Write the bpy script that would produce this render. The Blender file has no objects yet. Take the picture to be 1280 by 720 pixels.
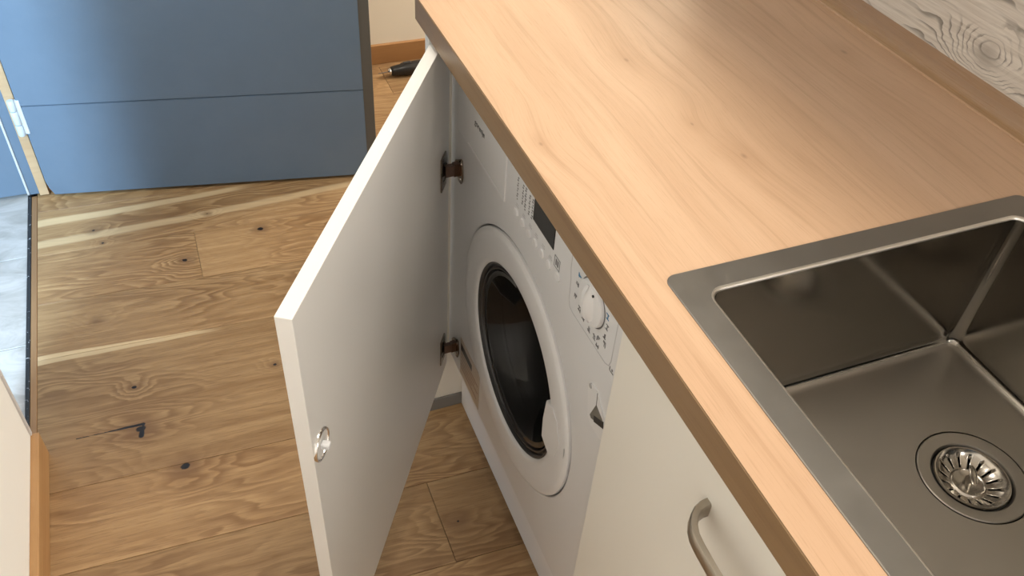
import bpy, bmesh, math, random
from mathutils import Vector, Matrix

# ------------------------------------------------------------------ camera, world, lights
random.seed(4)
S = bpy.context.scene
COL = S.collection
PI = math.pi

cam_d = bpy.data.cameras.new('camera')
cam_d.sensor_width = 36.0
cam_d.lens = 1090.0147 / 1280.0 * 36.0
cam_d.clip_start = 0.02
cam = bpy.data.objects.new('camera', cam_d)
COL.objects.link(cam)
S.camera = cam
_R = Vector((0.92919429, -0.36514637, 0.0571499))
_U = Vector((0.20779826, 0.64401945, 0.73624645))
_F = Vector((0.30564336, 0.67224034, -0.67429597))
cam.matrix_world = Matrix(((_R.x, _U.x, -_F.x, -0.335804), (_R.y, _U.y, -_F.y, -0.827915),
                           (_R.z, _U.z, -_F.z, 1.435312), (0, 0, 0, 1)))

W = bpy.data.worlds.new('world')
S.world = W
W.use_nodes = True
W.node_tree.nodes['Background'].inputs[0].default_value = (0.75, 0.85, 1.0, 1)
W.node_tree.nodes['Background'].inputs[1].default_value = 0.3

S.view_settings.view_transform = 'Standard'
S.view_settings.look = 'None'
S.view_settings.exposure = 0.0
S.view_settings.gamma = 1.0
S.view_settings.use_curve_mapping = False


def area_light(name, loc, target, sx, sy, power, color):
    d = bpy.data.lights.new(name, 'AREA')
    d.shape = 'RECTANGLE'
    d.size, d.size_y = sx, sy
    d.energy = power
    d.color = color
    o = bpy.data.objects.new(name, d)
    COL.objects.link(o)
    o.location = loc
    o.rotation_euler = (Vector(target) - Vector(loc)).to_track_quat('-Z', 'Y').to_euler()
    return o


# warm ceiling lamp of the kitchen, daylight through the hall window, added fill lights out of view
area_light('ceiling_lamp_light', (0.03, 0.0, 2.44), (0.03, 0.0, 0), 0.50, 0.50, 21.5, (1.0, 0.93, 0.80))
area_light('hall_daylight', (-1.43, -1.02, 1.5), (-1.25, 1.0, 0.7), 0.36, 1.3, 150.0, (0.54, 0.78, 1.0))
area_light('kitchen_fill_light', (0.66, -2.02, 1.5), (-0.9, -1.62, 0.6), 0.66, 1.0, 25.0, (1.0, 0.97, 0.94))  # unseen fill added to lift the left wall and open door
area_light('back_room_fill_light', (2.1, 1.45, 1.5), (0.2, 1.6, 0.3), 0.5, 1.2, 48.0, (1.0, 0.93, 0.82))  # unseen fill added to brighten the floor and wall at the back


# ------------------------------------------------------------------ node helpers
class N:
    def __init__(self, name):
        self.m = bpy.data.materials.new(name)
        self.m.use_nodes = True
        self.t = self.m.node_tree
        self.n = self.t.nodes
        self.b = self.n['Principled BSDF']
        self.x = 0

    def put(self, sock, v):
        if v is None:
            return
        if isinstance(v, bpy.types.NodeSocket):
            self.t.links.new(v, sock)
        elif isinstance(v, (tuple, list)):
            if sock.type == 'RGBA' and len(v) == 3:
                v = (*v, 1)
            sock.default_value = v
        else:
            if sock.type in ('VECTOR',):
                v = (v, v, v)
            sock.default_value = v

    def new(self, t):
        o = self.n.new(t)
        self.x += 40
        o.location = (-2000 + self.x, 0)
        return o

    def math(self, op, a, b=None, c=None, clamp=False):
        o = self.new('ShaderNodeMath')
        o.operation = op
        o.use_clamp = clamp
        for i, v in enumerate((a, b, c)):
            self.put(o.inputs[i], v)
        return o.outputs[0]

    def vmath(self, op, a, b=None, scale=None):
        o = self.new('ShaderNodeVectorMath')
        o.operation = op
        self.put(o.inputs[0], a)
        self.put(o.inputs[1], b)
        if scale is not None:
            self.put(o.inputs['Scale'], scale)
        return o.outputs['Value'] if op in ('LENGTH', 'DOT_PRODUCT', 'DISTANCE') else o.outputs['Vector']

    def pos(self):
        return self.new('ShaderNodeNewGeometry').outputs['Position']

    def objco(self):
        return self.new('ShaderNodeTexCoord').outputs['Object']

    def rnd(self):
        return self.new('ShaderNodeObjectInfo').outputs['Random']

    def sep(self, v):
        o = self.new('ShaderNodeSeparateXYZ')
        self.put(o.inputs[0], v)
        return o.outputs

    def comb(self, x, y, z):
        o = self.new('ShaderNodeCombineXYZ')
        for i, v in enumerate((x, y, z)):
            self.put(o.inputs[i], v)
        return o.outputs[0]

    def noise(self, v, scale=1.0, detail=2.0, rough=0.5, dist=0.0):
        o = self.new('ShaderNodeTexNoise')
        self.put(o.inputs['Vector'], v)
        o.inputs['Scale'].default_value = scale
        o.inputs['Detail'].default_value = detail
        o.inputs['Roughness'].default_value = rough
        o.inputs['Distortion'].default_value = dist
        return o.outputs['Fac']

    def ramp(self, v, a, b, lo=0.0, hi=1.0, smooth=True):
        o = self.new('ShaderNodeMapRange')
        o.interpolation_type = 'SMOOTHSTEP' if smooth else 'LINEAR'
        o.clamp = True
        for i, q in enumerate((v, a, b, lo, hi)):
            self.put(o.inputs[i], q)
        return o.outputs[0]

    def mix(self, f, a, b, mode='MIX'):
        o = self.new('ShaderNodeMix')
        o.data_type = 'RGBA'
        o.blend_type = mode
        self.put(o.inputs[0], f)
        self.put(o.inputs[6], a)
        self.put(o.inputs[7], b)
        return o.outputs[2]

    def bump(self, h, strength=0.2, dist=0.001):
        o = self.new('ShaderNodeBump')
        self.put(o.inputs['Height'], h)
        o.inputs['Strength'].default_value = strength
        o.inputs['Distance'].default_value = dist
        self.t.links.new(o.outputs[0], self.b.inputs['Normal'])

    def out(self, **k):
        for key, v in k.items():
            self.put(self.b.inputs[{'color': 'Base Color', 'rough': 'Roughness', 'metal': 'Metallic', 'spec': 'Specular IOR Level',
                                    'coat': 'Coat Weight', 'trans': 'Transmission Weight', 'ior': 'IOR', 'aniso': 'Anisotropic',
                                    'coat_rough': 'Coat Roughness', 'alpha': 'Alpha'}[key]], v)
        return self.m


def plain(name, col, rough=0.5, var=0.05, scale=8.0, **k):
    """paint or plastic: a colour with faint mottling and orange-peel relief"""
    n = N(name)
    p = n.objco()
    f = n.noise(p, scale, 4.0, 0.55)
    lo = tuple(c * (1 - var) for c in col)
    hi = tuple(min(1, c * (1 + var)) for c in col)
    n.bump(n.noise(p, 900.0, 1.0), 0.04, 0.0005)
    return n.out(color=n.mix(f, lo, hi), rough=n.ramp(f, 0.2, 0.8, rough * 0.92, rough * 1.08), **k)


def metal(name, col, rough, grain=(2, 300, 300), amount=0.06, aniso=0.0, bump=0.03, blotch=1.0):
    n = N(name)
    p = n.objco()
    g = n.noise(n.vmath('MULTIPLY', p, grain), 1.0, 3.0, 0.6)
    blot = n.noise(p, 9.0, 4.0, 0.6)
    r = n.math('ADD', n.ramp(g, 0.3, 0.7, rough - amount * 0.5, rough + amount * 0.5), n.ramp(blot, 0.35, 0.7, -0.03 * blotch, 0.06 * blotch))
    c = n.mix(n.ramp(blot, 0.3, 0.75, 0, 1), tuple(q * 0.9 for q in col), col)
    if bump:
        n.bump(g, bump, 0.0003)
    return n.out(color=c, rough=r, metal=1.0, aniso=aniso)


# ---- oak floor: grain along the planks, knots, cracks, sapwood at their own places on the boards
PA = -0.038                       # the boards run a little askew of the room


def floor_oak():
    n = N('floor_oak')
    P = n.pos()
    X, Y, Z = n.sep(P)
    v = n.math('SUBTRACT', Y, n.math('MULTIPLY', X, PA))       # across the boards
    u = X
    rnd = n.rnd()
    off = n.math('MULTIPLY', rnd, 57.0)
    q = n.comb(n.math('ADD', u, off), v, off)
    # knots: (x, y, hole radius, halo radius)
    knots = [(-0.4808, 0.321, 0.0085, 0.05), (-0.552, 0.442, 0.009, 0.060), (-0.5565, 0.560, 0.0035, 0.02), (-0.2211, 1.012, 0.0075, 0.035),
             (-0.4134, 0.9445, 0.0055, 0.035), (-0.6137, 1.128, 0.004, 0.03), (-0.34, 1.115, 0.003, 0.02), (-0.595, 1.07, 0.003, 0.015),
             (-0.27, 0.533, 0.004, 0.02), (0.33, 1.50, 0.005, 0.03), (-0.02, 0.03, 0.002, 0.05), (-0.15, 0.775, 0.0004, 0.035), (-0.62, 0.79, 0.0004, 0.03)]
    P2 = n.comb(X, n.math('MULTIPLY', Y, 1.25), 0.0)
    wob = n.math('MULTIPLY', n.math('SUBTRACT', n.noise(P, 60.0, 3.0), 0.5), 0.012)
    hole = halo = warp = None
    for kx, ky, r, h in knots:
        d = n.math('ADD', n.vmath('DISTANCE', P2, (kx, ky * 1.25, 0)), wob)
        a = n.ramp(d, r * 0.75, r * 1.15, 1, 0)
        b = n.ramp(d, r, h, 1, 0)
        c = n.ramp(d, 0, h * 2.6, 1, 0)
        hole = a if hole is None else n.math('MAXIMUM', hole, a)
        halo = b if halo is None else n.math('ADD', halo, b)
        warp = c if warp is None else n.math('ADD', warp, c)
    # cracks through the large knot
    def seg(a, b, w):
        a, b = Vector(a), Vector(b)
        ab = b - a
        pa = n.vmath('SUBTRACT', n.comb(X, Y, 0.0), (a.x, a.y, 0))
        t = n.math('DIVIDE', n.vmath('DOT_PRODUCT', pa, (ab.x, ab.y, 0)), ab.length_squared, clamp=True)
        cl = n.vmath('SCALE', (ab.x, ab.y, 0), None, t)
        d = n.math('ADD', n.vmath('DISTANCE', pa, cl), n.math('MULTIPLY', wob, 0.35))
        return n.ramp(d, n.math('MULTIPLY', w, n.ramp(t, 0, 0.8, 0.3, 1.0)), n.math('MULTIPLY', w, n.ramp(t, 0, 0.8, 0.9, 1.7)), 1, 0)
    crack = seg((-0.672, 0.4565), (-0.60, 0.455), 0.0012)
    crack = n.math('MAXIMUM', crack, seg((-0.61, 0.4553), (-0.547, 0.4537), 0.0026))
    crack = n.math('MAXIMUM', crack, seg((-0.547, 0.452), (-0.553, 0.424), 0.0036))
    # cathedral figure
    wide = n.noise(n.comb(n.math('MULTIPLY', n.math('ADD', u, off), 1.5), n.math('MULTIPLY', v, 6.5), off), 1.0, 3.0, 0.5, 0.5)
    fine_w = n.noise(n.comb(n.math('MULTIPLY', n.math('ADD', u, off), 5.0), n.math('MULTIPLY', v, 34.0), off), 1.0, 3.0, 0.6)
    field = n.math('ADD', n.math('ADD', n.math('MULTIPLY', wide, 19.0), n.math('MULTIPLY', fine_w, 1.7)),
                   n.math('ADD', n.math('MULTIPLY', v, 26.0), n.math('MULTIPLY', warp, 2.6)))
    ring = n.math('FRACT', field)
    ring = n.math('MULTIPLY', n.ramp(ring, 0.0, 0.75, 0, 1), n.ramp(ring, 0.8, 1.0, 1, 0))
    pores = n.noise(n.comb(n.math('MULTIPLY', n.math('ADD', u, off), 22.0), n.math('MULTIPLY', v, 420.0), off), 1.0, 3.0, 0.65)
    streak = n.noise(n.comb(n.math('MULTIPLY', n.math('ADD', u, off), 2.5), n.math('MULTIPLY', v, 60.0), off), 1.0, 4.0, 0.6)
    mott = n.noise(q, 4.0, 3.0, 0.5)
    c = n.mix(n.ramp(streak, 0.3, 0.72), (0.330, 0.192, 0.088), (0.465, 0.296, 0.148))
    c = n.mix(n.math('MULTIPLY', ring, n.ramp(mott, 0.35, 0.65, 0.12, 0.80)), c, (0.215, 0.112, 0.047))
    c = n.mix(n.ramp(pores, 0.50, 0.70, 0, 0.50), c, (0.19, 0.10, 0.042))
    # sapwood edges: slightly wavy pale bands along the board
    sw = n.math('MULTIPLY', n.math('SUBTRACT', n.noise(n.comb(n.math('MULTIPLY', u, 3.0), n.math('MULTIPLY', v, 1.5), 0), 1.0, 2.0), 0.5), 0.03)
    def band(x0, y0, x1, y1, w0, w1, soft):
        sl = (y1 - y0) / (x1 - x0)
        ln = n.math('ADD', n.math('ADD', n.math('MULTIPLY', X, sl), y0 - x0 * sl), sw)
        d = n.math('ABSOLUTE', n.math('SUBTRACT', Y, ln))
        w = n.ramp(X, x0, x1, w0, w1, False)
        m = n.ramp(d, w, n.math('ADD', w, soft), 1, 0)
        return n.math('MULTIPLY', m, n.ramp(X, x1 - 0.03, x1 + 0.05, 1, 0))
    pale = band(-0.745, 0.701, -0.40, 0.682, 0.012, 0.004, 0.004)
    pale = n.math('MAXIMUM', pale, n.math('MULTIPLY', band(-0.745, 1.188, -0.25, 1.205, 0.010, 0.005, 0.008), 0.75))
    pale = n.math('MAXIMUM', pale, n.math('MULTIPLY', band(-0.745, 1.100, 0.05, 1.135, 0.009, 0.007, 0.009), 0.6))
    c = n.mix(n.math('MULTIPLY', pale, 0.92), c, (0.70, 0.52, 0.31))
    tint = n.math('ADD', 0.86, n.math('MULTIPLY', rnd, 0.20))
    c = n.mix(1.0, c, n.comb(tint, tint, n.math('MULTIPLY', tint, 0.98)), 'MULTIPLY')
    oc = n.new('ShaderNodeObjectInfo').outputs['Color']
    c = n.mix(1.0, c, oc, 'MULTIPLY')
    c = n.mix(n.math('MULTIPLY', n.math('MINIMUM', halo, 1.0), 0.62), c, (0.15, 0.078, 0.036))
    dark = n.math('MAXIMUM', hole, crack)
    c = n.mix(dark, c, (0.012, 0.010, 0.010))
    h = n.math('SUBTRACT', n.math('MULTIPLY', pores, 0.5), n.math('MULTIPLY', dark, 3.0))
    n.bump(h, 0.25, 0.0006)
    return n.out(color=c, rough=n.ramp(streak, 0.3, 0.7, 0.42, 0.54), spec=0.4)


def oak(name, light, mid, dark, along='y', fig=1.0, knots=(), rough=0.4, world=True, ksz=0.03, spec=0.5, streaks=110.0):
    """quiet oak with grain along one axis, figure that flows round knots"""
    n = N(name)
    P = n.pos() if world else n.objco()
    X, Y, Z = n.sep(P)
    if along == 'y':
        u, v = Y, n.math('ADD', X, n.math('MULTIPLY', Z, 0.7))
    else:
        u, v = X, n.math('ADD', Y, n.math('MULTIPLY', Z, 0.7))
    warp = halo = core = None
    for kx, ky, s in knots:
        d = n.vmath('DISTANCE', n.comb(X, n.math('MULTIPLY', Y, 0.55), 0.0), (kx, ky * 0.55, 0))
        a = n.ramp(d, 0, ksz * 3.0 * s, 1, 0)
        b = n.ramp(d, 0, ksz * 1.0 * s, 1, 0)
        k = n.ramp(d, 0, ksz * 0.15 * s, 1, 0)
        warp = a if warp is None else n.math('ADD', warp, a)
        halo = b if halo is None else n.math('ADD', halo, b)
        core = k if core is None else n.math('ADD', core, k)
    bend = n.noise(n.comb(n.math('MULTIPLY', u, 2.0), n.math('MULTIPLY', v, 5.0), 3.0), 1.0, 2.0)
    vv = n.math('ADD', v, n.math('MULTIPLY', bend, 0.022))
    if warp is not None:
        vv = n.math('ADD', vv, n.math('MULTIPLY', warp, ksz * 0.5))
    s1 = n.noise(n.comb(n.math('MULTIPLY', u, 3.0), n.math('MULTIPLY', vv, streaks), 0.0), 1.0, 4.0, 0.62)
    s2 = n.noise(n.comb(n.math('MULTIPLY', u, 22.0), n.math('MULTIPLY', vv, streaks * 6.5), 7.0), 1.0, 3.0, 0.65)
    s3 = n.noise(n.comb(n.math('MULTIPLY', u, 1.3), n.math('MULTIPLY', vv, 13.0), 11.0), 1.0, 3.0, 0.5)
    c = n.mix(n.ramp(s3, 0.32, 0.68), mid, light)
    c = n.mix(n.ramp(s1, 0.46, 0.76, 0, 0.55 * fig), c, dark)
    c = n.mix(n.ramp(s2, 0.5, 0.72, 0, 0.42 * fig), c, dark)
    if halo is not None:
        c = n.mix(n.math('MULTIPLY', n.math('MINIMUM', halo, 1.0), 0.28), c, dark)
        c = n.mix(n.math('MULTIPLY', n.math('MINIMUM', core, 1.0), 0.4), c, tuple(q * 0.45 for q in dark))
    n.bump(s2, 0.06, 0.0004)
    return n.out(color=c, rough=n.ramp(s1, 0.3, 0.7, rough * 0.93, rough * 1.07), spec=spec)


def grey_board():
    n = N('weathered_grey_board')
    P = n.pos()
    X, Y, Z = n.sep(P)
    u, v = Y, Z
    warp = halo = None
    wob = n.math('MULTIPLY', n.math('SUBTRACT', n.noise(P, 30.0, 3.0), 0.5), 0.02)
    for ky, kz, s in [(-0.135, 0.957, 1.0), (-0.55, 1.12, 1.2), (0.25, 1.05, 0.8), (-0.02, 1.01, 0.5), (-0.9, 1.0, 1.0)]:
        d = n.math('ADD', n.vmath('DISTANCE', n.comb(0.0, n.math('MULTIPLY', u, 0.62), v), (0, ky * 0.62, kz)), wob)
        a = n.ramp(d, 0.0, 0.055 * s, 1, 0)
        b = n.ramp(d, 0.0, 0.02 * s, 1, 0)
        warp = a if warp is None else n.math('ADD', warp, a)
        halo = b if halo is None else n.math('ADD', halo, b)
    bend = n.noise(n.comb(n.math('MULTIPLY', u, 5.0), n.math('MULTIPLY', v, 14.0), 1.0), 1.0, 3.0)
    field = n.math('ADD', n.math('ADD', n.math('MULTIPLY', v, 75.0), n.math('MULTIPLY', bend, 6.0)), n.math('MULTIPLY', warp, 6.5))
    fr = n.math('FRACT', field)
    line = n.math('MULTIPLY', n.ramp(fr, 0.58, 0.94, 0, 1), n.ramp(fr, 0.96, 1.0, 1, 0))
    fade = n.ramp(n.noise(n.comb(n.math('MULTIPLY', u, 7.0), n.math('MULTIPLY', v, 45.0), 5.0), 1.0, 3.0), 0.40, 0.66, 0.08, 1.0)
    s1 = n.noise(n.comb(n.math('MULTIPLY', u, 8.0), n.math('MULTIPLY', v, 260.0), 2.0), 1.0, 4.0, 0.65)
    c = n.mix(n.ramp(s1, 0.3, 0.75), (0.80, 0.75, 0.68), (0.60, 0.545, 0.475))
    c = n.mix(n.math('MULTIPLY', n.math('MULTIPLY', line, fade), 0.75), c, (0.125, 0.105, 0.085))
    c = n.mix(n.math('MULTIPLY', n.math('MINIMUM', halo, 1.0), 0.5), c, (0.22, 0.19, 0.155))
    n.bump(n.math('SUBTRACT', s1, line), 0.15, 0.0006)
    return n.out(color=c, rough=0.6, spec=0.3)


def tile_mat():
    n = N('marbled_tile')
    P = n.pos()
    rnd = n.math('MULTIPLY', n.rnd(), 40.0)
    X, Y, Z = n.sep(P)
    q = n.comb(n.math('ADD', X, rnd), n.math('MULTIPLY', Y, 2.2), rnd)
    f = n.noise(q, 6.0, 6.0, 0.65, 1.2)
    g = n.noise(q, 30.0, 4.0, 0.6, 0.4)
    c = n.mix(n.ramp(f, 0.3, 0.7), (0.33, 0.31, 0.29), (0.52, 0.50, 0.49))
    c = n.mix(n.ramp(g, 0.58, 0.75, 0, 0.4), c, (0.42, 0.39, 0.36))
    return n.out(color=c, rough=0.35)


def blue_paint():
    n = N('blue_grey_paint')
    P = n.pos()
    f = n.noise(P, 14.0, 5.0, 0.6)
    X, Y, Z = n.sep(P)
    c = n.mix(f, (0.106, 0.152, 0.212), (0.131, 0.181, 0.246))
    brush = n.noise(n.comb(n.math('MULTIPLY', X, 6.0), 0.0, n.math('MULTIPLY', Z, 260.0)), 1.0, 2.0)
    n.bump(n.math('ADD', brush, n.noise(P, 160.0, 3.0)), 0.18, 0.0006)
    return n.out(color=c, rough=0.42)


def speckled():
    n = N('speckled_black_rail')
    P = n.pos()
    f = n.noise(P, 130.0, 3.0, 0.6)
    return n.out(color=n.mix(n.ramp(f, 0.63, 0.7), (0.018, 0.018, 0.02), (0.45, 0.47, 0.5)), rough=0.5)


M = {}
M['floor'] = floor_oak()
M['worktop'] = oak('worktop_oak', (0.69, 0.470, 0.315), (0.60, 0.390, 0.250), (0.42, 0.245, 0.14), 'y', 0.8,
                   [(0.0244, -0.083, 0.7), (0.2354, -0.1705, 1.0), (0.5094, 0.0076, 1.2), (0.2081, 0.0668, 0.9), (0.2123, -0.0945, 0.6)], 0.36)
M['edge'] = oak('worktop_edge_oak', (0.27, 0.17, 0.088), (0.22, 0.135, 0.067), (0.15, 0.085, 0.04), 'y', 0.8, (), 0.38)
M['upstand'] = oak('upstand_oak', (0.46, 0.29, 0.16), (0.38, 0.23, 0.12), (0.25, 0.145, 0.075), 'y', 0.7, (), 0.28)
M['skirt'] = oak('skirting_oak', (0.43, 0.24, 0.10), (0.37, 0.195, 0.075), (0.25, 0.12, 0.045), 'y', 0.7, (), 0.4)
M['skirt_x'] = oak('skirting_oak_back', (0.42, 0.22, 0.09), (0.36, 0.18, 0.07), (0.25, 0.12, 0.045), 'x', 0.6, (), 0.4)
M['edging'] = oak('edging_oak', (0.30, 0.17, 0.08), (0.25, 0.135, 0.06), (0.17, 0.09, 0.04), 'y', 0.7, (), 0.5)
M['rawwood'] = oak('raw_pine', (0.56, 0.38, 0.22), (0.48, 0.31, 0.17), (0.36, 0.22, 0.115), 'x', 0.5, (), 0.6)
M['board'] = grey_board()
M['tile'] = tile_mat()
M['grout'] = plain('grout', (0.18, 0.17, 0.165), 0.9)
M['blue'] = blue_paint()
M['rail'] = speckled()
M['lip'] = plain('dark_grey_edge', (0.085, 0.082, 0.076), 0.5, 0.08)
M['hallwall'] = plain('hall_wall_paint', (0.26, 0.27, 0.28), 0.7, 0.02, 3.0)
M['wall'] = plain('white_wall_paint', (0.87, 0.86, 0.83), 0.7, 0.02, 3.0)
M['wall_cream'] = plain('cream_wall_paint', (0.78, 0.72, 0.62), 0.7, 0.02, 3.0)
M['ceiling'] = plain('ceiling_paint', (0.82, 0.80, 0.77), 0.8, 0.02, 3.0)
M['bead'] = plain('grey_corner_bead', (0.62, 0.60, 0.60), 0.5, 0.03)
M['subfloor'] = plain('subfloor', (0.05, 0.035, 0.02), 0.9)
M['cab'] = plain('white_melamine', (0.74, 0.715, 0.655), 0.38, 0.012)
M['cabgrey'] = plain('grey_melamine', (0.22, 0.20, 0.18), 0.5, 0.012)  # kept dark so the added cabinet bounces little light down
M['cabdoor'] = plain('white_melamine_door', (0.79, 0.775, 0.745), 0.36, 0.012)
M['enamel'] = plain('white_enamel', (0.735, 0.745, 0.765), 0.30, 0.01, coat=0.2)
M['enamel_low'] = plain('white_lower_panel', (0.82, 0.83, 0.86), 0.30, 0.01, coat=0.2)
M['plastic'] = plain('white_plastic', (0.75, 0.755, 0.77), 0.30, 0.01)
M['seam'] = plain('seam_grey', (0.42, 0.42, 0.42), 0.5, 0.02)
M['rubber'] = plain('dark_rubber', (0.025, 0.025, 0.027), 0.32, 0.1)
M['black'] = plain('black_plastic', (0.012, 0.012, 0.013), 0.3, 0.1)
M['screen'] = plain('dark_display', (0.018, 0.020, 0.022), 0.12, 0.05)
M['ink'] = plain('grey_ink', (0.17, 0.17, 0.18), 0.5, 0.05)
M['ink_blue'] = plain('blue_ink', (0.06, 0.22, 0.42), 0.5, 0.05)
M['inklight'] = plain('light_grey_ink', (0.52, 0.52, 0.54), 0.5, 0.05)
M['greyplinth'] = plain('grey_plinth', (0.20, 0.195, 0.19), 0.5, 0.05)
M['sticker'] = plain('sticker_floor_reflection', (0.50, 0.43, 0.36), 0.3, 0.15, 30.0)  # brown tone stands for the floor reflected in the sticker
M['stickerline'] = plain('sticker_print', (0.33, 0.22, 0.16), 0.4, 0.1)
M['catch'] = plain('catch_grey', (0.16, 0.15, 0.13), 0.45, 0.1)
M['chrome'] = metal('bright_chrome', (0.86, 0.84, 0.82), 0.12)
M['nickel'] = metal('hinge_nickel', (0.30, 0.26, 0.22), 0.26)
M['copper'] = metal('hinge_copper_tone', (0.20, 0.14, 0.115), 0.35)
M['handle'] = metal('brushed_nickel_handle', (0.46, 0.42, 0.36), 0.34, (300, 2, 300))
M['steel'] = metal('brushed_steel_bowl', (0.36, 0.335, 0.30), 0.23, (40, 40, 40), 0.02, 0.0, 0.0, 0.3)
_n = N('satin_steel_bowl_shaded')
_p = _n.pos()
_z = _n.sep(_p)[2]
_b = _n.noise(_p, 9.0, 4.0, 0.6)
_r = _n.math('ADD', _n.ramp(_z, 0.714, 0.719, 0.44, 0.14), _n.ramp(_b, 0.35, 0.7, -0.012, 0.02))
M['steel'] = _n.out(color=_n.mix(_n.ramp(_b, 0.3, 0.9, 0, 0.3), _n.mix(_n.ramp(_z, 0.714, 0.719), (0.37, 0.345, 0.31), (0.29, 0.27, 0.24)), (0.38, 0.355, 0.32)), rough=_r, metal=1.0)  # shade on the bowl walls painted in as darker steel than the floor
M['lip_highlight'] = metal('steel_lip_highlight', (0.80, 0.77, 0.72), 0.36, (60, 60, 60), 0.02, 0.0, 0.0, 0.3)  # highlight along the bowl lip painted in as paler steel
M['rim'] = metal('brushed_steel_rim', (0.30, 0.285, 0.265), 0.42, (60, 60, 60), 0.02, 0.0, 0.0, 0.4)
M['polish'] = metal('polished_steel', (0.52, 0.485, 0.435), 0.20)
M['drum'] = metal('drum_steel', (0.16, 0.16, 0.165), 0.35)
M['pipe'] = plain('dark_drain', (0.010, 0.009, 0.008), 0.5)
M['paintedhinge'] = plain('overpainted_hinge', (0.55, 0.62, 0.68), 0.4, 0.12, 60.0)
M['seal'] = plain('grey_seal', (0.50, 0.50, 0.50), 0.4, 0.15, 60.0)
_g = N('porthole_glass')
M['glass'] = _g.out(color=(0.10, 0.105, 0.11), rough=0.03, trans=0.92, ior=1.3)


# ------------------------------------------------------------------ mesh helpers
def bm_obj(name, bm, mat, parent=None, smooth=False, kind=None):
    me = bpy.data.meshes.new(name)
    bmesh.ops.recalc_face_normals(bm, faces=bm.faces)
    bm.to_mesh(me)
    bm.free()
    if smooth:
        for p in me.polygons:
            p.use_smooth = True
    me.materials.append(mat)
    o = bpy.data.objects.new(name, me)
    COL.objects.link(o)
    if parent is not None:
        o.parent = parent
    if kind:
        o['kind'] = kind
    return o


def auto_smooth(o, deg=35):
    me = o.data
    for p in me.polygons:
        p.use_smooth = True
    bm = bmesh.new()
    bm.from_mesh(me)
    lim = math.radians(deg)
    for e in bm.edges:
        if len(e.link_faces) == 2 and e.calc_face_angle(0) > lim:
            e.smooth = False
    bm.to_mesh(me)
    bm.free()
    return o


def add_box(bm, x0, x1, y0, y1, z0, z1, bev=0.0, seg=1):
    r = bmesh.ops.create_cube(bm, size=1.0)
    for v in r['verts']:
        v.co = Vector(((x0 + x1) / 2 + v.co.x * (x1 - x0), (y0 + y1) / 2 + v.co.y * (y1 - y0), (z0 + z1) / 2 + v.co.z * (z1 - z0)))
    if bev:
        es = list({e for v in r['verts'] for e in v.link_edges})
        bmesh.ops.bevel(bm, geom=es, offset=bev, segments=seg, affect='EDGES', profile=0.5)


def box(name, x0, x1, y0, y1, z0, z1, mat, parent=None, bev=0.0, seg=2):
    bm = bmesh.new()
    add_box(bm, min(x0, x1), max(x0, x1), min(y0, y1), max(y0, y1), min(z0, z1), max(z0, z1), bev, seg)
    return bm_obj(name, bm, mat, parent)


def add_prism(bm, pts, vec):
    """extrude polygon pts (3D) by vec"""
    vec = Vector(vec)
    a = [bm.verts.new(p) for p in pts]
    b = [bm.verts.new(Vector(p) + vec) for p in pts]
    n = len(pts)
    bm.faces.new(a)
    bm.faces.new(list(reversed(b)))
    for i in range(n):
        bm.faces.new([a[i], b[i], b[(i + 1) % n], a[(i + 1) % n]])


def prism(name, pts, vec, mat, parent=None, bev=0.0, seg=2):
    bm = bmesh.new()
    add_prism(bm, pts, vec)
    if bev:
        bmesh.ops.bevel(bm, geom=list(bm.edges), offset=bev, segments=seg, affect='EDGES', profile=0.5)
    return bm_obj(name, bm, mat, parent)


def add_lathe(bm, prof, seg=64, frame=None, skip=None, close_start=False, close_end=False):
    """prof: list of (r, h); axis is local z of frame"""
    frame = frame or Matrix.Identity(4)
    rings = []
    for r, h in prof:
        rings.append([bm.verts.new(frame @ Vector((r * math.cos(2 * PI * i / seg), r * math.sin(2 * PI * i / seg), h))) for i in range(seg)])
    for k in range(len(rings) - 1):
        for i in range(seg):
            if skip and skip(k, i):
                continue
            bm.faces.new([rings[k][i], rings[k][(i + 1) % seg], rings[k + 1][(i + 1) % seg], rings[k + 1][i]])
    if close_start:
        bm.faces.new(rings[0])
    if close_end:
        bm.faces.new(rings[-1])
    return rings


def lathe(name, prof, mat, parent=None, seg=64, frame=None, **k):
    bm = bmesh.new()
    add_lathe(bm, prof, seg, frame, **k)
    return auto_smooth(bm_obj(name, bm, mat, parent), 40)


def add_tube(bm, pts, rad, seg=10, flat=1.0, up=(0, 0, 1)):
    rings = []
    n = len(pts)
    pts = [Vector(p) for p in pts]
    for i, p in enumerate(pts):
        t = (pts[min(i + 1, n - 1)] - pts[max(i - 1, 0)]).normalized()
        a = t.cross(Vector(up)).normalized()
        b = a.cross(t)
        rings.append([bm.verts.new(p + a * rad * math.cos(2 * PI * k / seg) + b * rad * flat * math.sin(2 * PI * k / seg)) for k in range(seg)])
    for i in range(n - 1):
        for k in range(seg):
            bm.faces.new([rings[i][k], rings[i][(k + 1) % seg], rings[i + 1][(k + 1) % seg], rings[i + 1][k]])
    bm.faces.new(rings[0])
    bm.faces.new(rings[-1])


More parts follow.
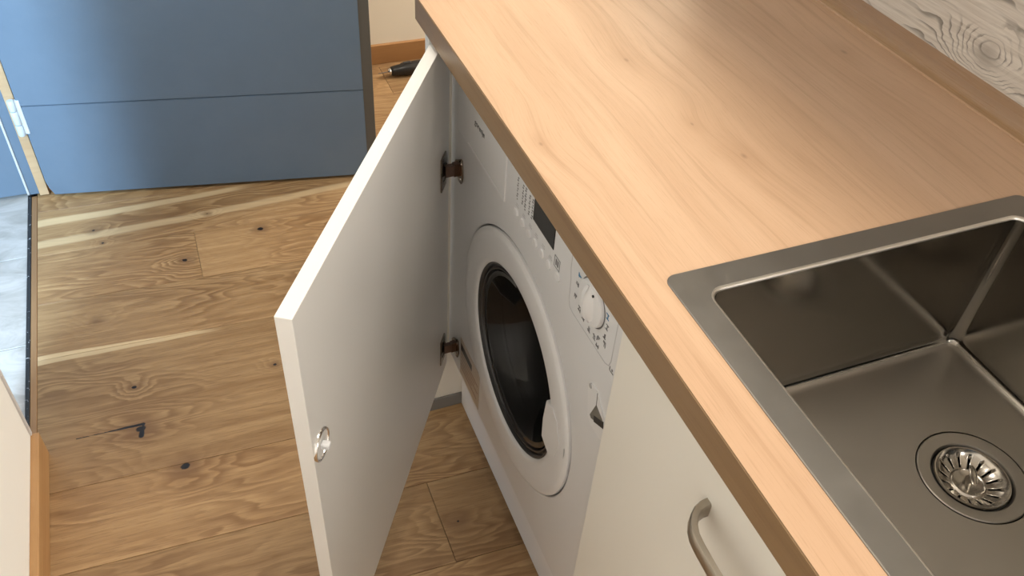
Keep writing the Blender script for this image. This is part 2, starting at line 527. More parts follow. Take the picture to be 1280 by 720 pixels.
def rrect(x0, x1, y0, y1, r, k=8, m=14):
    out = []
    for cx, cy, a0 in ((x1 - r, y1 - r, 0), (x0 + r, y1 - r, PI / 2), (x0 + r, y0 + r, PI), (x1 - r, y0 + r, 1.5 * PI)):
        for i in range(k + 1):
            a = a0 + PI / 2 * i / k
            out.append((cx + r * math.cos(a), cy + r * math.sin(a)))
    n, full = len(out), []
    for i, p in enumerate(out):
        full.append(p)
        if i % (k + 1) == k:                       # points along the straight side to the next corner
            q = out[(i + 1) % n]
            full += [(p[0] + (q[0] - p[0]) * j / (m + 1), p[1] + (q[1] - p[1]) * j / (m + 1)) for j in range(1, m + 1)]
    return full


def face_frame(x, y, z):
    """frame whose local z points out of the front (-x), local x to -y, local y up"""
    return Matrix(((0, 0, -1, x), (-1, 0, 0, y), (0, 1, 0, z), (0, 0, 0, 1)))


def thing(name, label, cat, loc=(0, 0, 0), rz=0.0, group=None):
    o = bpy.data.objects.new(name, None)
    COL.objects.link(o)
    o.location = loc
    o.rotation_euler = (0, 0, rz)
    o.empty_display_size = 0.1
    return tag(o, label, cat, group)


def tag(o, label, cat, group=None):
    o['label'] = label
    o['category'] = cat
    if group:
        o['group'] = group
    return o


def struct(o, label=None, cat=None):
    o['kind'] = 'structure'
    if label:
        o['label'] = label
        o['category'] = cat
    return o


def multi_box(name, boxes, mat, parent=None):
    bm = bmesh.new()
    for b in boxes:
        add_box(bm, *b)
    return bm_obj(name, bm, mat, parent)


def empty_part(name, parent, loc=(0, 0, 0)):
    o = bpy.data.objects.new(name, None)
    COL.objects.link(o)
    o.parent = parent
    o.location = loc
    return o


def text_mesh(name, body, size, frame, mat, parent):
    c = bpy.data.curves.new(name, 'FONT')
    c.body = body
    c.size = size
    c.extrude = 0.00015
    c.align_x = 'LEFT'
    t = bpy.data.objects.new(name + '_tmp', c)
    COL.objects.link(t)
    dg = bpy.context.evaluated_depsgraph_get()
    dg.update()
    me = bpy.data.meshes.new_from_object(t.evaluated_get(dg))
    bpy.data.objects.remove(t)
    bpy.data.curves.remove(c)
    me.transform(frame)
    me.materials.clear()
    me.materials.append(mat)
    o = bpy.data.objects.new(name, me)
    COL.objects.link(o)
    o.parent = parent
    return o


# ------------------------------------------------------------------ the setting
XW, XR, YB, YN, ZC = -0.7365, 0.594, 1.78, -2.4, 2.5
T = 0.12
HX = -2.1                                          # far side of the hall
DY0, DY1 = 0.438, 1.318                            # the doorway in the left wall

floor = struct(box('floor', XW - 0.02, 2.2, YN, YB, -0.05, -0.0145, M['subfloor']), 'oak plank kitchen floor with knots and pale sapwood streaks', 'floor')


def clip_x(x, k):                                   # point on seam number k
    return (x, 0.4916 + 0.181 * k + PA * x)


joints = {-1: [0.45], -2: [-0.05], -3: [0.30], 0: [0.28], 1: [0.20], 2: [-0.38], 3: [0.22], 4: [0.34], 5: [0.12], 6: [0.29, -0.3], 7: [0.0]}
for k in range(-16, 8):
    if k == 0:
        continue                    # the wide board of row -1 runs on to the next visible seam
    kt = k + 2 if k == -1 else k + 1
    js = joints.get(k, [random.uniform(-0.5, 0.4)])
    if k == -3:
        js = [-0.05]
    if k == -2:
        js = [0.42]
    xs = [XW - 0.0063] + sorted(js) + ([XR] if k < 0 else [1.3 + 0.2 * (k % 3), 2.2])
    for i in range(len(xs) - 1):
        g = 0.00035
        x0, x1 = xs[i] + (g if i else 0), xs[i + 1] - (g if i + 1 < len(xs) - 1 else 0)
        pts = [clip_x(x0, k), clip_x(x1, k), clip_x(x1, kt), clip_x(x0, kt)]
        pts = [(px, py + (g if j < 2 else -g)) for j, (px, py) in enumerate(pts)]
        if min(p[1] for p in pts) > YB - 0.01 or max(p[1] for p in pts) < YN:
            continue
        pts = [(px, min(py, YB)) for px, py in pts]
        bm = bmesh.new()
        add_prism(bm, [(px, py, -0.0142) for px, py in pts], (0, 0, 0.0142))
        top = [e for e in bm.edges if all(v.co.z > -0.001 for v in e.verts)]
        bmesh.ops.bevel(bm, geom=top, offset=0.0007, segments=1, affect='EDGES')
        pl = bm_obj('plank', bm, M['floor'], floor)
        t = {-1: 0.86, -2: 0.95, 0: 1.08, 1: 0.82, 2: 1.0, 3: 0.95, -3: 0.80}.get(k, 1.0)
        pl.color = (t, t, t, 1)

hallf = struct(box('floor.001', HX, XW - 0.028, -1.0, 2.0, -0.05, -0.006, M['grout']), 'white marbled tile floor of the hall past the threshold', 'floor')
ty0 = 0.7565
for r in range(-6, 5):
    for c in range(3):
        y0 = ty0 + r * 0.3125
        x1 = XW - 0.029 - c * 0.46
        box('tile', max(HX, x1 - 0.4585), x1, max(-1.0, y0 + 0.0012), min(2.0, y0 + 0.3113), -0.008, -0.0005, M['tile'], hallf, 0.0008, 1)

thr = struct(box('trim_1', XW - 0.0285, XW - 0.0200, DY0 - 0.05, DY1 + 0.02, -0.012, 0.003, M['rail'], None, 0.001), 'black speckled threshold rail between oak floor and hall tiles', 'threshold')
struct(box('trim_2', XW - 0.0200, XW - 0.0066, DY0 - 0.05, DY1 + 0.0, -0.014, 0.0012, M['edging'], None, 0.0015), 'dark oak edging strip along the threshold', 'edging')

struct(multi_box('wall_left', [(XW - T, XW, YN, DY0, 0, ZC), (XW - T, XW, DY1 + 0.075, YB, 0, ZC), (XW - T, XW, DY0, DY1 + 0.075, 2.06, ZC)], M['wall']),
       'white wall with the doorway to the hall', 'wall')
struct(box('trim_3', XW - 0.002, XW + 0.0035, DY0 - 0.006, DY0 + 0.003, 0.066, 2.06, M['bead'], None, 0.001), 'pale corner bead on the end of the white wall', 'corner bead')
struct(box('baseboard_left', XW, XW + 0.015, YN, DY0, 0.0, 0.0653, M['skirt'], None, 0.0015), 'oak skirting board at the foot of the white wall', 'baseboard')
struct(box('wall_back', XW, 2.3, YB, YB + 0.1, 0, ZC, M['wall_cream']), 'cream wall behind the blue door', 'wall')
struct(box('baseboard_back', XW, 2.2, YB - 0.013, YB, 0, 0.067, M['skirt_x'], None, 0.002), 'reddish oak skirting board on the cream wall', 'baseboard')
struct(multi_box('wall_right', [(XR + 0.0004, XR + 0.1, -1.66, 0.5, 0, ZC), (XR + 0.0004, XR + 0.1, YN, -2.38, 0, ZC), (XR + 0.0004, XR + 0.1, -2.38, -1.66, 0, 0.97), (XR + 0.0004, XR + 0.1, -2.38, -1.66, 2.05, ZC)], M['wall_cream']), 'cream wall behind the worktop', 'wall')  # window opening out of view added for the kitchen fill light
struct(multi_box('wall_far_right', [(2.2, 2.3, 0.4, YB, 0, 0.8), (2.2, 2.3, 0.4, YB, 2.2, ZC), (2.2, 2.3, 0.4, 1.15, 0.8, 2.2), (2.2, 2.3, 1.75, YB, 0.8, 2.2), (XR + 0.1, 2.3, 0.4, 0.5, 0, ZC)], M['wall_cream']), 'cream wall of the back room to the right', 'wall')  # unseen opening added to go with the back room fill light
struct(box('wall_near', XW - T, XR + 0.1, YN - 0.1, YN, 0, ZC, M['wall']), 'white wall behind the viewer', 'wall')
struct(box('ceiling', HX - 0.1, 2.3, YN - 0.1, 2.1, ZC, ZC + 0.1, M['ceiling']), 'white ceiling', 'ceiling')
struct(multi_box('wall_hall', [(HX - 0.1, HX, -1.1, 2.1, -0.05, ZC), (HX, XW - T, 2.0, 2.1, -0.05, ZC),
                               (HX, XW - T, -1.1, -1.0, -0.05, 0.8), (HX, XW - T, -1.1, -1.0, 2.2, ZC), (HX, -1.9, -1.1, -1.0, 0.8, 2.2), (-1.02, XW - T, -1.1, -1.0, 0.8, 2.2)],
                 M['hallwall']), 'grey walls of the hall past the doorway', 'wall')

# door frame on the far side of the doorway: blue jamb, grey seal, blue stop, raw rebate
fr = struct(box('trim_4', XW - T - 0.01, XW - 0.0265, DY1, DY1 + 0.075, 0.012, 2.06, M['blue'], None, 0.0015), 'blue painted door jamb with grey seal and bare wood rebate', 'door frame')
box('seal_strip', XW - 0.0270, XW - 0.0215, DY1 - 0.004, DY1 + 0.06, 0.010, 2.06, M['seal'], fr, 0.001)
box('stop_strip', XW - 0.0215, XW + 0.0015, DY1 - 0.001, DY1 + 0.07, 0.008, 2.06, M['blue'], fr, 0.001)
box('bare_wood_strip', XW + 0.0015, XW + 0.0235, DY1 - 0.005, DY1 + 0.07, 0.004, 2.06, M['rawwood'], fr, 0.001)

# the blue door, swung into the room
dang = math.atan2(1.1528 - 1.2948, 0.1007 + 0.6864)
door = thing('door_1', 'blue grey painted flush door standing open on oak floor', 'door', (-0.6864, 1.2948, 0), dang)
door['kind'] = 'structure'
door_w, gz = 0.800, 0.272
bm = bmesh.new()
add_prism(bm, [(-0.024, 0, gz + 0.0012), (door_w, 0, gz + 0.0012), (door_w, 0, 2.03), (-0.024, 0, 2.03)], (0, 0.04, 0))
bmesh.ops.bevel(bm, geom=list(bm.edges), offset=0.0016, segments=2, affect='EDGES')
bm_obj('upper_panel', bm, M['blue'], door)
bm = bmesh.new()
add_prism(bm, [(-0.012, 0.0004, 0.010), (door_w, 0.0004, 0.010), (door_w, 0.0004, gz - 0.0006), (-0.024, 0.0004, gz - 0.0006), (-0.024, 0.0004, 0.05), (-0.020, 0.0004, 0.03)], (0, 0.0396, 0))
bmesh.ops.bevel(bm, geom=list(bm.edges), offset=0.0013, segments=2, affect='EDGES')
bm_obj('bottom_board', bm, M['blue'], door)
prism('edge_lip', [(door_w - 0.001, 0.003, 0.011), (door_w + 0.0265, 0.010, 0.011), (door_w + 0.0265, 0.038, 0.011), (door_w - 0.001, 0.038, 0.011)], (0, 0, 2.017), M['lip'], door, 0.0012)
hg = empty_part('hinge', door, (-0.0285, 0.003, 0.0))
box('hinge_leaf', -0.008, 0.012, -0.005, 0.004, 0.197, 0.290, M['paintedhinge'], hg, 0.0015)
for i, (z0, z1) in enumerate(((0.195, 0.224), (0.226, 0.262), (0.264, 0.292))):
    lathe('knuckle', [(0.0, z0), (0.0075, z0), (0.0085, z0 + 0.002), (0.0085, z1 - 0.002), (0.0075, z1), (0.0, z1)], M['paintedhinge'], hg, 16, Matrix.Translation((-0.006, -0.006, 0)))

# ------------------------------------------------------------------ worktop with the sink cut-out
H, TH = 0.9, 0.0363
SX0, SX1, SY1, SY0 = 0.0465, 0.4940, -0.3245, -0.800
YE, YS = 0.3212, -1.30


def slab_with_hole(bm, xs, ys, z0, z1):
    g = {}
    for zi, z in enumerate((z0, z1)):
        for i, x in enumerate(xs):
            for j, y in enumerate(ys):
                g[i, j, zi] = bm.verts.new((x, y, z))
    for i in range(3):
        for j in range(3):
            if i == 1 and j == 1:
                continue
            for zi in (0, 1):
                bm.faces.new([g[i, j, zi], g[i + 1, j, zi], g[i + 1, j + 1, zi], g[i, j + 1, zi]])
    for i in range(3):
        for j in (0, 3):
            bm.faces.new([g[i, j, 0], g[i + 1, j, 0], g[i + 1, j, 1], g[i, j, 1]])
            bm.faces.new([g[j, i, 0], g[j, i + 1, 0], g[j, i + 1, 1], g[j, i, 1]])
    for a, b in (((1, 1), (2, 1)), ((2, 1), (2, 2)), ((2, 2), (1, 2)), ((1, 2), (1, 1))):
        bm.faces.new([g[(*a, 0)], g[(*b, 0)], g[(*b, 1)], g[(*a, 1)]])


wt = thing('worktop', 'long oak effect worktop over the washing machine, sink set into it', 'worktop', (0, 0, 0))
bm = bmesh.new()
slab_with_hole(bm, [0.0012, SX0 + 0.012, SX1 - 0.012, XR - 0.001], [YS, SY0 + 0.012, SY1 - 0.012, YE - 0.0012], H - TH, H)
bm_obj('board', bm, M['worktop'], wt)
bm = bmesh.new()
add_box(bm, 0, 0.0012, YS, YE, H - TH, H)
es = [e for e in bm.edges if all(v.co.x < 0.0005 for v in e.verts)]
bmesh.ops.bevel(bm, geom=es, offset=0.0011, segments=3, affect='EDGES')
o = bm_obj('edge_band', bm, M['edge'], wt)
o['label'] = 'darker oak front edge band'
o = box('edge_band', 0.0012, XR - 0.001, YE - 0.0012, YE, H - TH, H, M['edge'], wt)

up = thing('upstand', 'narrow sloped oak sealing strip where worktop meets the grey splashback', 'upstand', (0, 0, 0))
prof = [(0.5743, H), (0.5743, H + 0.0022), (0.5762, H + 0.0034), (0.5805, H + 0.0075), (0.5875, H + 0.0225), (0.5905, H + 0.0295), (0.594, H + 0.0298), (0.594, H)]
bm = bmesh.new()
add_prism(bm, [(x, YS, z) for x, z in prof], (0, YE - YS, 0))
auto_smooth(bm_obj('profile', bm, M['upstand'], up), 30)
bm = bmesh.new()
add_prism(bm, [(0.5725, YS, H), (0.5725, YS, H + 0.0016), (0.5743, YS, H + 0.0022), (0.5743, YS, H)], (0, YE - YS, 0))
bm_obj('lip', bm, M['worktop'], up)
sp = tag(box('splashback', XR - 0.0035, XR, YS, YE, H + 0.024, 1.38, M['board']), 'weathered grey wood effect splashback panel above the worktop', 'splashback')

wc = thing('shade_cabinet', 'unseen grey cabinet block added above the worktop to shade its rear', 'cabinet', (0, 0, 0))  # added out of view to darken the back of the worktop
box('carcass', 0.222, XR - 0.001, -0.44, YE, 1.385, 2.15, M['cabgrey'], wc, 0.001)
for y0, y1 in ((-0.438, -0.06), (-0.058, YE - 0.002)):
    box('door', 0.204, 0.221, y0, y1, 1.385, 2.15, M['cabgrey'], wc, 0.001)

# ------------------------------------------------------------------ sink
sk = thing('sink', 'square brushed stainless steel sink set into the oak worktop', 'sink', (0, 0, 0))
BX0, BX1, BY1, BY0 = 0.0785, 0.4615, -0.3560, -0.768
DX, DYC, ZB = 0.3435, -0.5205, 0.7115
K = 8
outer = rrect(SX0, SX1, SY0, SY1, 0.012, K)
outer_in = rrect(SX0 + 0.0008, SX1 - 0.0008, SY0 + 0.0008, SY1 - 0.0008, 0.0115, K)
RB = 0.014


def loop(bm, pts, z):
    return [bm.verts.new((x, y, z)) for x, y in pts]


def bridge(bm, a, b):
    n = len(a)
    for i in range(n):
        bm.faces.new([a[i], a[(i + 1) % n], b[(i + 1) % n], b[i]])


bm = bmesh.new()
zt = H + 0.0016
l0 = loop(bm, outer, H - 0.0002)
l1 = loop(bm, outer, zt - 0.0006)
l2 = loop(bm, outer_in, zt)
inn = rrect(BX0 - 0.0035, BX1 + 0.0035, BY0 - 0.0035, BY1 + 0.0035, RB + 0.0035, K)
l3 = loop(bm, inn, zt)
for a, b in ((l0, l1), (l1, l2), (l2, l3)):
    bridge(bm, a, b)
auto_smooth(bm_obj('rim', bm, M['rim'], sk), 30)
bm = bmesh.new()
loops = [loop(bm, inn, zt)]
for i in range(1, 6):
    a = PI / 2 * i / 5
    d = 0.0035 * (1 - math.sin(a))
    loops.append(loop(bm, rrect(BX0 - d, BX1 + d, BY0 - d, BY1 + d, RB + d, K), zt - 0.0035 * (1 - math.cos(a))))
for a, b in zip(loops, loops[1:]):
    bridge(bm, a, b)
auto_smooth(bm_obj('rim_lip', bm, M['lip_highlight'], sk), 60)
bm = bmesh.new()
loops = [loop(bm, rrect(BX0, BX1, BY0, BY1, RB, K), zt - 0.0035)]
RF = 0.013
loops.append(loop(bm, rrect(BX0, BX1, BY0, BY1, RB, K), ZB + RF + 0.003))
for i in range(0, 7):
    a = PI / 2 * i / 6
    d = RF * (1 - math.cos(a))
    loops.append(loop(bm, rrect(BX0 + d, BX1 - d, BY0 + d, BY1 - d, max(RB - d, 0.003), K), ZB + RF * (1 - math.sin(a)) + 0.002))
d = 0.02
loops.append(loop(bm, rrect(BX0 + d, BX1 - d, BY0 + d, BY1 - d, 0.003, K), ZB + 0.0016))
floor_pts = rrect(BX0 + d, BX1 - d, BY0 + d, BY1 - d, 0.003, K)
for f, z in ((0.5, ZB + 0.0003), (0.0, ZB - 0.0012)):
    pts = []
    for x, y in floor_pts:
        a = math.atan2(y - DYC, x - DX)
        cx, cy = DX + 0.0578 * math.cos(a), DYC + 0.0578 * math.sin(a)
        pts.append((cx + (x - cx) * f, cy + (y - cy) * f))
    loops.append(loop(bm, pts, z))
for a, b in zip(loops, loops[1:]):
    bridge(bm, a, b)
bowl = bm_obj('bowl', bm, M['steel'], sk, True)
wn = bowl.modifiers.new('wn', 'WEIGHTED_NORMAL')
wn.keep_sharp = False
fm = Matrix.Translation((DX, DYC, ZB))
lathe('drain_flange', [(0.0566, -0.004), (0.0562, -0.0012), (0.0552, -0.0004), (0.048, -0.0010), (0.0425, -0.0022), (0.0405, -0.0050), (0.0400, -0.012), (0.0395, -0.045)],
      M['steel'], sk, 64, fm)
lathe('drain_pipe', [(0.0395, -0.02), (0.0395, -0.10), (0.0, -0.10)], M['pipe'], sk, 32, fm)

bs = thing('strainer_basket', 'round slotted steel strainer basket sitting in the sink drain', 'strainer', (DX, DYC, ZB - 0.003))
bm = bmesh.new()
prof = [(0.0372, -0.004), (0.0388, -0.0005), (0.0380, 0.0012), (0.0366, 0.0009), (0.0345, -0.0025), (0.0300, -0.0060), (0.0200, -0.0112), (0.0188, -0.0114), (0.0176, -0.0100), (0.0166, -0.0094), (0.0150, -0.0108), (0.0, -0.0112)]
SG = 128
add_lathe(bm, prof, SG, None, skip=lambda k, i: (k == 5 and i % 8 in (0, 1)))
bmesh.ops.remove_doubles(bm, verts=bm.verts, dist=0.00001)
dish = auto_smooth(bm_obj('dish', bm, M['polish'], bs), 45)
so = dish.modifiers.new('thick', 'SOLIDIFY')
so.thickness = 0.0008
lathe('rubber_seal', [(0.0376, -0.0062), (0.0392, -0.0058), (0.0392, -0.0042), (0.0372, -0.0036)], M['black'], bs, 48)
bm = bmesh.new()
kp = [(0.0, -0.0112), (0.0052, -0.0108), (0.0036, -0.006), (0.0034, -0.002), (0.0062, 0.001), (0.0066, 0.0028), (0.0045, 0.0042), (0.0, 0.0046)]
add_lathe(bm, kp, 32)
bmesh.ops.remove_doubles(bm, verts=bm.verts, dist=0.00001)
bmesh.ops.scale(bm, vec=(2.0, 0.62, 1.0), verts=bm.verts)
kn = auto_smooth(bm_obj('lift_knob', bm, M['polish'], bs), 50)
kn.rotation_euler = (0, 0, 0.9)

# ------------------------------------------------------------------ end panel and sink cabinet
ep = thing('end_panel', 'white end panel under the far end of the worktop with grey foot strip', 'panel', (0, 0, 0))
box('panel', 0.0145, XR - 0.004, 0.3030, 0.3205, 0.003, H - TH - 0.0003, M['cab'], ep, 0.0008)
box('foot_strip', 0.004, XR - 0.004, 0.2990, 0.3026, 0.0005, 0.034, M['greyplinth'], ep, 0.0005)

sc = thing('sink_cabinet', 'white base cabinet with curved nickel handle below the sink', 'cabinet', (0, 0, 0))
XC, YC = 0.0229, -0.3125
bm = bmesh.new()
for b in ((0.0415, XR - 0.004, YC - 0.018, YC - 0.001, 0.11, H - TH - 0.001), (0.0415, XR - 0.004, YS + 0.02, YS + 0.037, 0.11, H - TH - 0.001),
          (0.0415, XR - 0.004, YS + 0.037, YC - 0.018, 0.11, 0.127), (XR - 0.012, XR - 0.004, YS + 0.037, YC - 0.018, 0.127, H - TH - 0.001)):
    add_box(bm, *b)
bm_obj('carcass', bm, M['cab'], sc)
box('plinth', 0.080, 0.095, YS + 0.02, YC - 0.01, 0.0005, 0.109, M['cab'], sc)
fd = box('door', XC, XC + 0.018, YC - 0.596, YC, 0.145, 0.8576, M['cab'], sc, 0.0009)
box('door', XC, XC + 0.018, YS + 0.022, YC - 0.599, 0.145, 0.8576, M['cab'], sc, 0.0009)
# bow handle: flat bar turning out of the front
HY, HZ, HL = -0.4945, 0.777, 0.192
path = [(XC + 0.0005, HY), (XC - 0.006, HY - 0.0006), (XC - 0.0125, HY - 0.003), (XC - 0.0185, HY - 0.0075), (XC - 0.0235, HY - 0.0145), (XC - 0.0265, HY - 0.023), (XC - 0.0278, HY - 0.034), (XC - 0.0285, HY - 0.055)]
path += [(x, 2 * (HY - HL / 2) - y) for x, y in reversed(path)]
bm = bmesh.new()
rings = []
for i, (x, y) in enumerate(path):
    a = Vector(path[max(i - 1, 0)]); b = Vector(path[min(i + 1, len(path) - 1)])
    t = (b - a).normalized(); nn = Vector((t.y, -t.x))
    th2 = 0.0035 + 0.0012 * max(0, 1 - min(i, len(path) - 1 - i) / 4)
    wd = 0.0078 + 0.0022 * max(0, 1 - min(i, len(path) - 1 - i) / 5)
    sec = [(-th2 * 0.7, -wd), (th2 * 0.7, -wd), (th2, -wd * 0.78), (th2, wd * 0.78), (th2 * 0.7, wd), (-th2 * 0.7, wd), (-th2, wd * 0.78), (-th2, -wd * 0.78)]
    rings.append([bm.verts.new((x + nn.x * p, y + nn.y * p, HZ + q)) for p, q in sec])
for r0, r1 in zip(rings, rings[1:]):
    bridge(bm, r0, r1)
bm.faces.new(rings[0])
bm.faces.new(rings[-1])
hd = auto_smooth(bm_obj('handle', bm, M['handle'], fd), 40)
hd['label'] = 'curved brushed nickel handle'

# ------------------------------------------------------------------ the open cabinet door in front of the machine
A = 0.564775
cd = thing('cabinet_door', 'white cabinet door swung open beside the washing machine', 'cabinet door', (0.034624, 0.273629, 0))
ux, uy = -math.sin(A), -math.cos(A)              # along the door, away from the hinge
nx, ny = -math.cos(A), math.sin(A)               # outer side
cd.rotation_euler = (0, 0, math.atan2(uy, ux))   # local x runs along the door; local -y? resolved below
# local y = rotate x by +90 degrees; outer side sign:
lx = Vector((ux, uy)); ly = Vector((-uy, ux))
sg = 1.0 if ly.dot(Vector((nx, ny))) > 0 else -1.0
pb = box('door_panel', -0.0120, 0.596, 0, sg * 0.018, 0.159, 0.8576, M['cabdoor'], cd, 0.0007)
for zc in (0.640, 0.2355):
    h = empty_part('hinge', cd, (0, 0, zc))
    bm = bmesh.new()
    add_box(bm, 0.014, 0.043, -sg * 0.0026 if sg > 0 else 0.0, 0.0 if sg > 0 else 0.0026, -0.031, 0.031, 0.0008)
    bm_obj('cup_plate', bm, M['nickel'], h)
    lathe('cup', [(0.0, -0.004), (0.0125, -0.004), (0.0140, -0.0015), (0.0155, 0.0005)], M['black'], h, 24,
          Matrix.Translation((0.0285, -sg * 0.0030, 0)) @ Matrix.Rotation(sg * PI / 2, 4, 'X'))
    # arm reaching to the machine front
    def wl(wx, wy):
        q = Vector((wx - 0.034624, wy - 0.273629))
        return q.dot(lx), q.dot(ly)
    p0 = (0.026, -sg * 0.003); p1 = wl(0.037, 0.2505); p2 = wl(0.0465, 0.2515)
    bm = bmesh.new()
    for a, b, hh in ((p0, p1, 0.0095), (p1, p2, 0.0115)):
        d = Vector((b[0] - a[0], b[1] - a[1])); n2 = Vector((-d.y, d.x)).normalized() * 0.0045
        add_prism(bm, [(a[0] - n2.x, a[1] - n2.y, -hh), (b[0] - n2.x, b[1] - n2.y, -hh), (b[0] + n2.x, b[1] + n2.y, -hh), (a[0] + n2.x, a[1] + n2.y, -hh)], (0, 0, 2 * hh))
    bm_obj('arm', bm, M['copper'], h)
    # wing plate screwed to the machine
    bm = bmesh.new()
    pts = []
    for yy, zz in ((0.274, -0.004), (0.268, 0.006), (0.246, 0.021), (0.240, 0.021), (0.236, 0.004), (0.236, -0.010), (0.242, -0.024), (0.250, -0.024), (0.270, -0.012)):
        q = wl(0.0492, yy)
        pts.append((q[0], q[1], zz))
    q = Vector(wl(0.0468, 0.25)) - Vector(wl(0.0492, 0.25))
    add_prism(bm, pts, (q.x, q.y, 0))
    bm_obj('wing_plate', bm, M['nickel'], h)
    for yy, zz in ((0.243, 0.014), (0.246, -0.017)):
        q = wl(0.0463, yy)
        lathe('screw', [(0.0, 0.0008), (0.002, 0.0008), (0.0032, 0.0), (0.0032, -0.001)], M['chrome'], h, 12,
              Matrix.Translation((q[0], q[1], zz)) @ Matrix.Rotation(-cd.rotation_euler.z, 4, 'Z') @ Matrix.Rotation(-PI / 2, 4, 'Y'))
# striker: chrome rim with white peg near the free edge
stk = empty_part('striker', cd, (0.5755, 0, 0.6445))
fr2 = Matrix.Rotation(sg * PI / 2, 4, 'X')
lathe('rim_ring', [(0.0172, 0.0), (0.0172, 0.0022), (0.0180, 0.0032), (0.0194, 0.0032), (0.0204, 0.0020), (0.0206, 0.0)], M['chrome'], stk, 40, fr2)
lathe('base_disc', [(0.0174, 0.0006), (0.012, 0.0010), (0.0, 0.0010)], M['cabdoor'], stk, 32, fr2)
bm = bmesh.new()
add_box(bm, -0.0045, 0.0045, -0.0042, 0.0042, 0.0005, 0.011, 0.0014)
bm.transform(fr2)
bm_obj('peg', bm, M['plastic'], stk)

# ------------------------------------------------------------------ washing machine
wm = thing('washing_machine', 'white built in washing machine with round porthole under worktop', 'washing machine', (0, 0, 0))
XF = 0.05
MY0, MY1, MZ0, MZ1 = -0.296, 0.3005, 0.1700, 0.845
PY, PZ, PR = -0.0016, 0.4536, 0.2120
# cabinet shell behind the front
bm = bmesh.new()
for b in ((XF + 0.022, 0.56, MY0 + 0.002, MY0 + 0.006, MZ0, MZ1 - 0.005), (XF + 0.022, 0.56, MY1 - 0.006, MY1 - 0.002, MZ0, MZ1 - 0.005),
          (XF + 0.022, 0.56, MY0 + 0.006, MY1 - 0.006, MZ1 - 0.012, MZ1 - 0.005), (0.552, 0.56, MY0 + 0.006, MY1 - 0.006, MZ0, MZ1 - 0.012)):
    add_box(bm, *b)
bm_obj('shell', bm, M['enamel'], wm)
box('base', 0.12, 0.54, MY0 + 0.02, MY1 - 0.02, 0.012, MZ0 + 0.004, M['black'], wm)
for y in (MY0 + 0.05, MY1 - 0.05):
    for x in (0.16, 0.52):
        lathe('foot', [(0.0, 0.0005), (0.019, 0.0005), (0.019, 0.008), (0.008, 0.012), (0.008, 0.03)], M['black'], wm, 16, Matrix.Translation((x, y, 0)))
# front panel with the round opening
ZS = 0.1755
bm = bmesh.new()
SEG = 96


def sq(i):
    a = 2 * PI * i / SEG
    c, s = math.cos(a), math.sin(a)
    ry = (MY1 - PY) if c > 0 else (PY - MY0)
    rz = (MZ1 - PZ) if s > 0 else (PZ - ZS - 0.0012)
    t = min(ry / abs(c) if abs(c) > 1e-6 else 9, rz / abs(s) if abs(s) > 1e-6 else 9)
    return PY + t * c, PZ + t * s


angs = [2 * PI * i / SEG for i in range(SEG)]
o_pts = [sq(i) for i in range(SEG)]
for cy, cz in ((MY1, MZ1), (MY0, MZ1), (MY0, ZS + 0.0012), (MY1, ZS + 0.0012)):
    j = min(range(SEG), key=lambda i: (o_pts[i][0] - cy) ** 2 + (o_pts[i][1] - cz) ** 2)
    o_pts[j] = (cy, cz)
oback = [bm.verts.new((XF + 0.022, y, z)) for y, z in o_pts]
ofr = [bm.verts.new((XF + 0.0015, y, z)) for y, z in o_pts]
ofr2 = [bm.verts.new((XF, y + (0.0015 if y < PY else -0.0015) * (abs(y - MY0) < 1e-4 or abs(y - MY1) < 1e-4), z + (0.0015 if z < PZ else -0.0015) * (abs(z - MZ1) < 1e-4 or abs(z - ZS - 0.0012) < 1e-4))) for y, z in o_pts]
ring0 = [bm.verts.new((XF, PY + (PR + 0.002) * math.cos(a), PZ + (PR + 0.002) * math.sin(a))) for a in angs]
ring1 = [bm.verts.new((XF + 0.0012, PY + PR * math.cos(a), PZ + PR * math.sin(a))) for a in angs]
ring2 = [bm.verts.new((XF + 0.016, PY + (PR - 0.003) * math.cos(a), PZ + (PR - 0.003) * math.sin(a))) for a in angs]
ring3 = [bm.verts.new((XF + 0.018, PY + (PR - 0.03) * math.cos(a), PZ + (PR - 0.03) * math.sin(a))) for a in angs]
for a, b in ((oback, ofr), (ofr, ofr2), (ofr2, ring0), (ring0, ring1), (ring1, ring2), (ring2, ring3)):
    bridge(bm, a, b)
auto_smooth(bm_obj('front_panel', bm, M['enamel'], wm), 25)

pk = thing('plinth_board', 'white plinth board on the floor below the washing machine', 'plinth', (0, 0, 0))
box('board', 0.0800, 0.0950, -0.311, 0.3015, 0.0008, 0.150, M['enamel_low'], pk, 0.0008)
box('bottom_seal', 0.0806, 0.0944, -0.311, 0.3015, 0.0002, 0.0009, M['rubber'], pk)

# porthole
ph = empty_part('porthole_door', wm, (0, 0, 0))
FP = face_frame(XF, PY, PZ)
lathe('ring', [(0.203, -0.012), (0.2085, -0.005), (0.2096, -0.001), (0.2088, 0.0020), (0.2050, 0.0046), (0.1995, 0.0058), (0.1850, 0.0060), (0.1640, 0.0052), (0.1590, 0.0046), (0.1555, 0.0030), (0.1538, 0.0006), (0.1530, -0.008)],
      M['plastic'], ph, 128, FP)
lathe('glass_collar', [(0.1536, 0.0004), (0.1520, 0.0010), (0.1495, -0.0010), (0.1480, -0.0060), (0.1462, -0.0060), (0.1450, -0.0025), (0.1425, -0.0025), (0.1405, -0.0085), (0.136, -0.0110), (0.133, -0.016), (0.130, -0.030)],
      M['rubber'], ph, 128, FP)
gl = lathe('glass', [(0.1408, -0.010), (0.138, -0.0065), (0.132, -0.0080), (0.124, -0.024), (0.116, -0.050), (0.104, -0.075), (0.085, -0.088), (0.055, -0.096), (0.0, -0.098)], M['glass'], ph, 96, FP)
